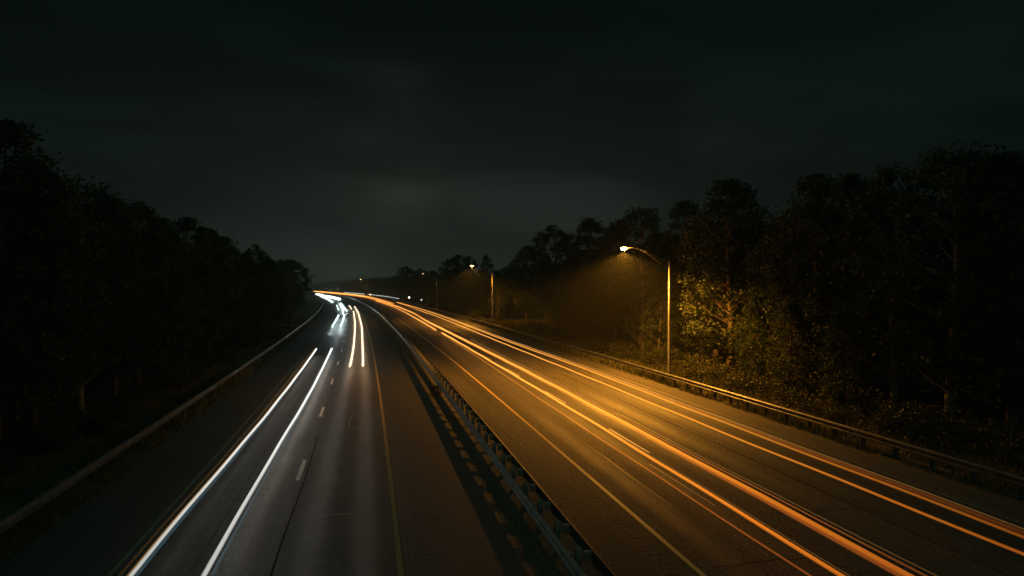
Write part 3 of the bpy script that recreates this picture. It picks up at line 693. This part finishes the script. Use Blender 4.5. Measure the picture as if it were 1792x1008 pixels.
# ------------------------------------------------------------------ undergrowth
def bush_mesh(seed, n, leaf, R=1.1, H=1.3):
    r = np.random.default_rng(seed); C = np.c_[r.normal(0, R*.45, 22), r.normal(0, R*.45, 22), r.uniform(.1, H, 22)]; idx = r.integers(0, 22, n)
    p = C[idx] + r.normal(0, .2, (n, 3)); p[:, 2] = np.abs(p[:, 2])
    a = r.normal(size=(n, 3)); a /= np.linalg.norm(a, axis=1)[:, None]; b_ = np.cross(a, r.normal(size=(n, 3))); b_ /= np.linalg.norm(b_, axis=1)[:, None]
    sz = leaf*r.uniform(.5, 1.3, n)[:, None]
    V = np.stack([p - a*sz*.55, p - b_*sz*.3, p + a*sz*.55, p + b_*sz*.3], 1); return quads('bush', V, M_bush)
BM = [bush_mesh(s, 1500, .14) for s in (31, 32, 33)]
def bush(Y, u, k, label, group):
    o = link(bpy.data.objects.new('bush', r4.choice(BM))); o.location = P(Y, u, -.2); o.rotation_euler = (0, 0, r4.uniform(0, 6.28)); o.scale = (k*r4.uniform(.9, 1.4), k*r4.uniform(.9, 1.4), k*r4.uniform(.7, 1.2))
    tag(o, label, 'bush', group)
for Y in np.arange(24, 74, 1.75):
    for u in (20.6, 22.6):
        if abs(Y - 53.8) < 1.2 and u < 21: continue
        lit = 42 < Y < 72
        bush(Y + r4.uniform(-.8, .8), u + r4.uniform(-.7, .9), r4.uniform(.65, 1.15), 'low leafy bush in the lamplit undergrowth around the near lamp pole' if lit else 'dark leafy bush behind the dim stretch of the right guardrail', 'lamplit undergrowth bushes' if lit else 'dark undergrowth bushes')
for Y in np.arange(74, 112, 4.5): bush(Y, 23 + r4.uniform(-1, 1), r4.uniform(.8, 1.3), 'dim bush behind the guardrail between the first two lamps', 'bushes between the lamps')
for Y in np.arange(143, 230, 6): bush(Y, 20.5 + r4.uniform(-1, 1), r4.uniform(.8, 1.3), 'small bush behind the guardrail past the second lamp', 'bushes past the second lamp')
for Y in np.arange(16, 90, 3.4): bush(Y, -17.8 + r4.uniform(-.8, .6), r4.uniform(.6, 1.0), 'black bush on the verge under the left-hand trees', 'bushes under the left trees')
def grass(name, rects, label, hmax, mat, seed):
    r = np.random.default_rng(seed); out = []
    for Y0, Y1, u0, u1, n, hh in rects:
        Y = r.uniform(Y0, Y1, n); u = r.uniform(u0, u1, n)
        keep = (np.sin(Y*1.3 + u*2.1) + np.sin(Y*.37 - u*1.7) + r.uniform(-1.4, 1.4, n)) > -.4
        Y, u = Y[keep], u[keep]; n = len(Y)
        m = 2*CA*Y + CB; q = np.hypot(1, m); x = xc(Y) + u/q; y = Y - u*m/q
        base = np.c_[x, y, np.full(n, -.12)]; h = hh*r.uniform(.35, 1.15, n)
        a = r.uniform(0, 6.283, n); w = (.012 + .0006*Y)[:, None]*np.c_[np.cos(a), np.sin(a), 0*a]
        l = np.c_[r.normal(0, .28, n)*h, r.normal(0, .28, n)*h, h]
        out.append(np.stack([base - w, base + w, base + l + w*.15, base + l - w*.15], 1))
    o = link(bpy.data.objects.new(name, quads(name, np.concatenate(out), mat))); tag(o, label, 'grass', None, 'stuff')
grass('grass', [(20, 80, 16.6, 21.5, 26000, .42), (80, 112, 17.0, 25, 6000, .45), (112, 136, 17.2, 36, 12000, .40), (136, 260, 17.2, 22, 7000, .45)], 'rough grass between the right guardrail and the woods', .5, M_grass, 41)
grass('grass', [(10, 60, -19.5, -13.95, 26000, .5), (60, 150, -20, -14.2, 9000, .5)], 'dark grass on the verge behind the left guardrail', .5, M_grass, 42)
grass('weeds', [(10, 70, -.5, 1.2, 3800, .16), (70, 130, -.4, 1.1, 2000, .2)], 'sparse weeds growing on the gravel under the median guardrail', .2, M_grass, 43)
bm_ = link(bpy.data.objects.new('bush', BM[0])); bm_.location = P(45.5, -.15, -.1); bm_.scale = (.42, .55, .5); tag(bm_, 'dark weed clump growing under the median guardrail', 'bush')

# ------------------------------------------------------------------ night haze
mb = MB(); mb.box((0, 0, 12.5), (7400, 7500, 31)); hz = mb.build('haze', None); tag(hz, kind='stuff')
m = bpy.data.materials.new('haze'); m.use_nodes = True; t = m.node_tree; t.nodes.remove(t.nodes['Principled BSDF'])
pv = nd(t, 'ShaderNodeVolumePrincipled'); pv.inputs['Color'].default_value = (.86, .95, .92, 1); pv.inputs['Density'].default_value = .0004; pv.inputs['Anisotropy'].default_value = .0
t.links.new(pv.outputs[0], t.nodes['Material Output'].inputs['Volume']); hz.data.materials.append(m)
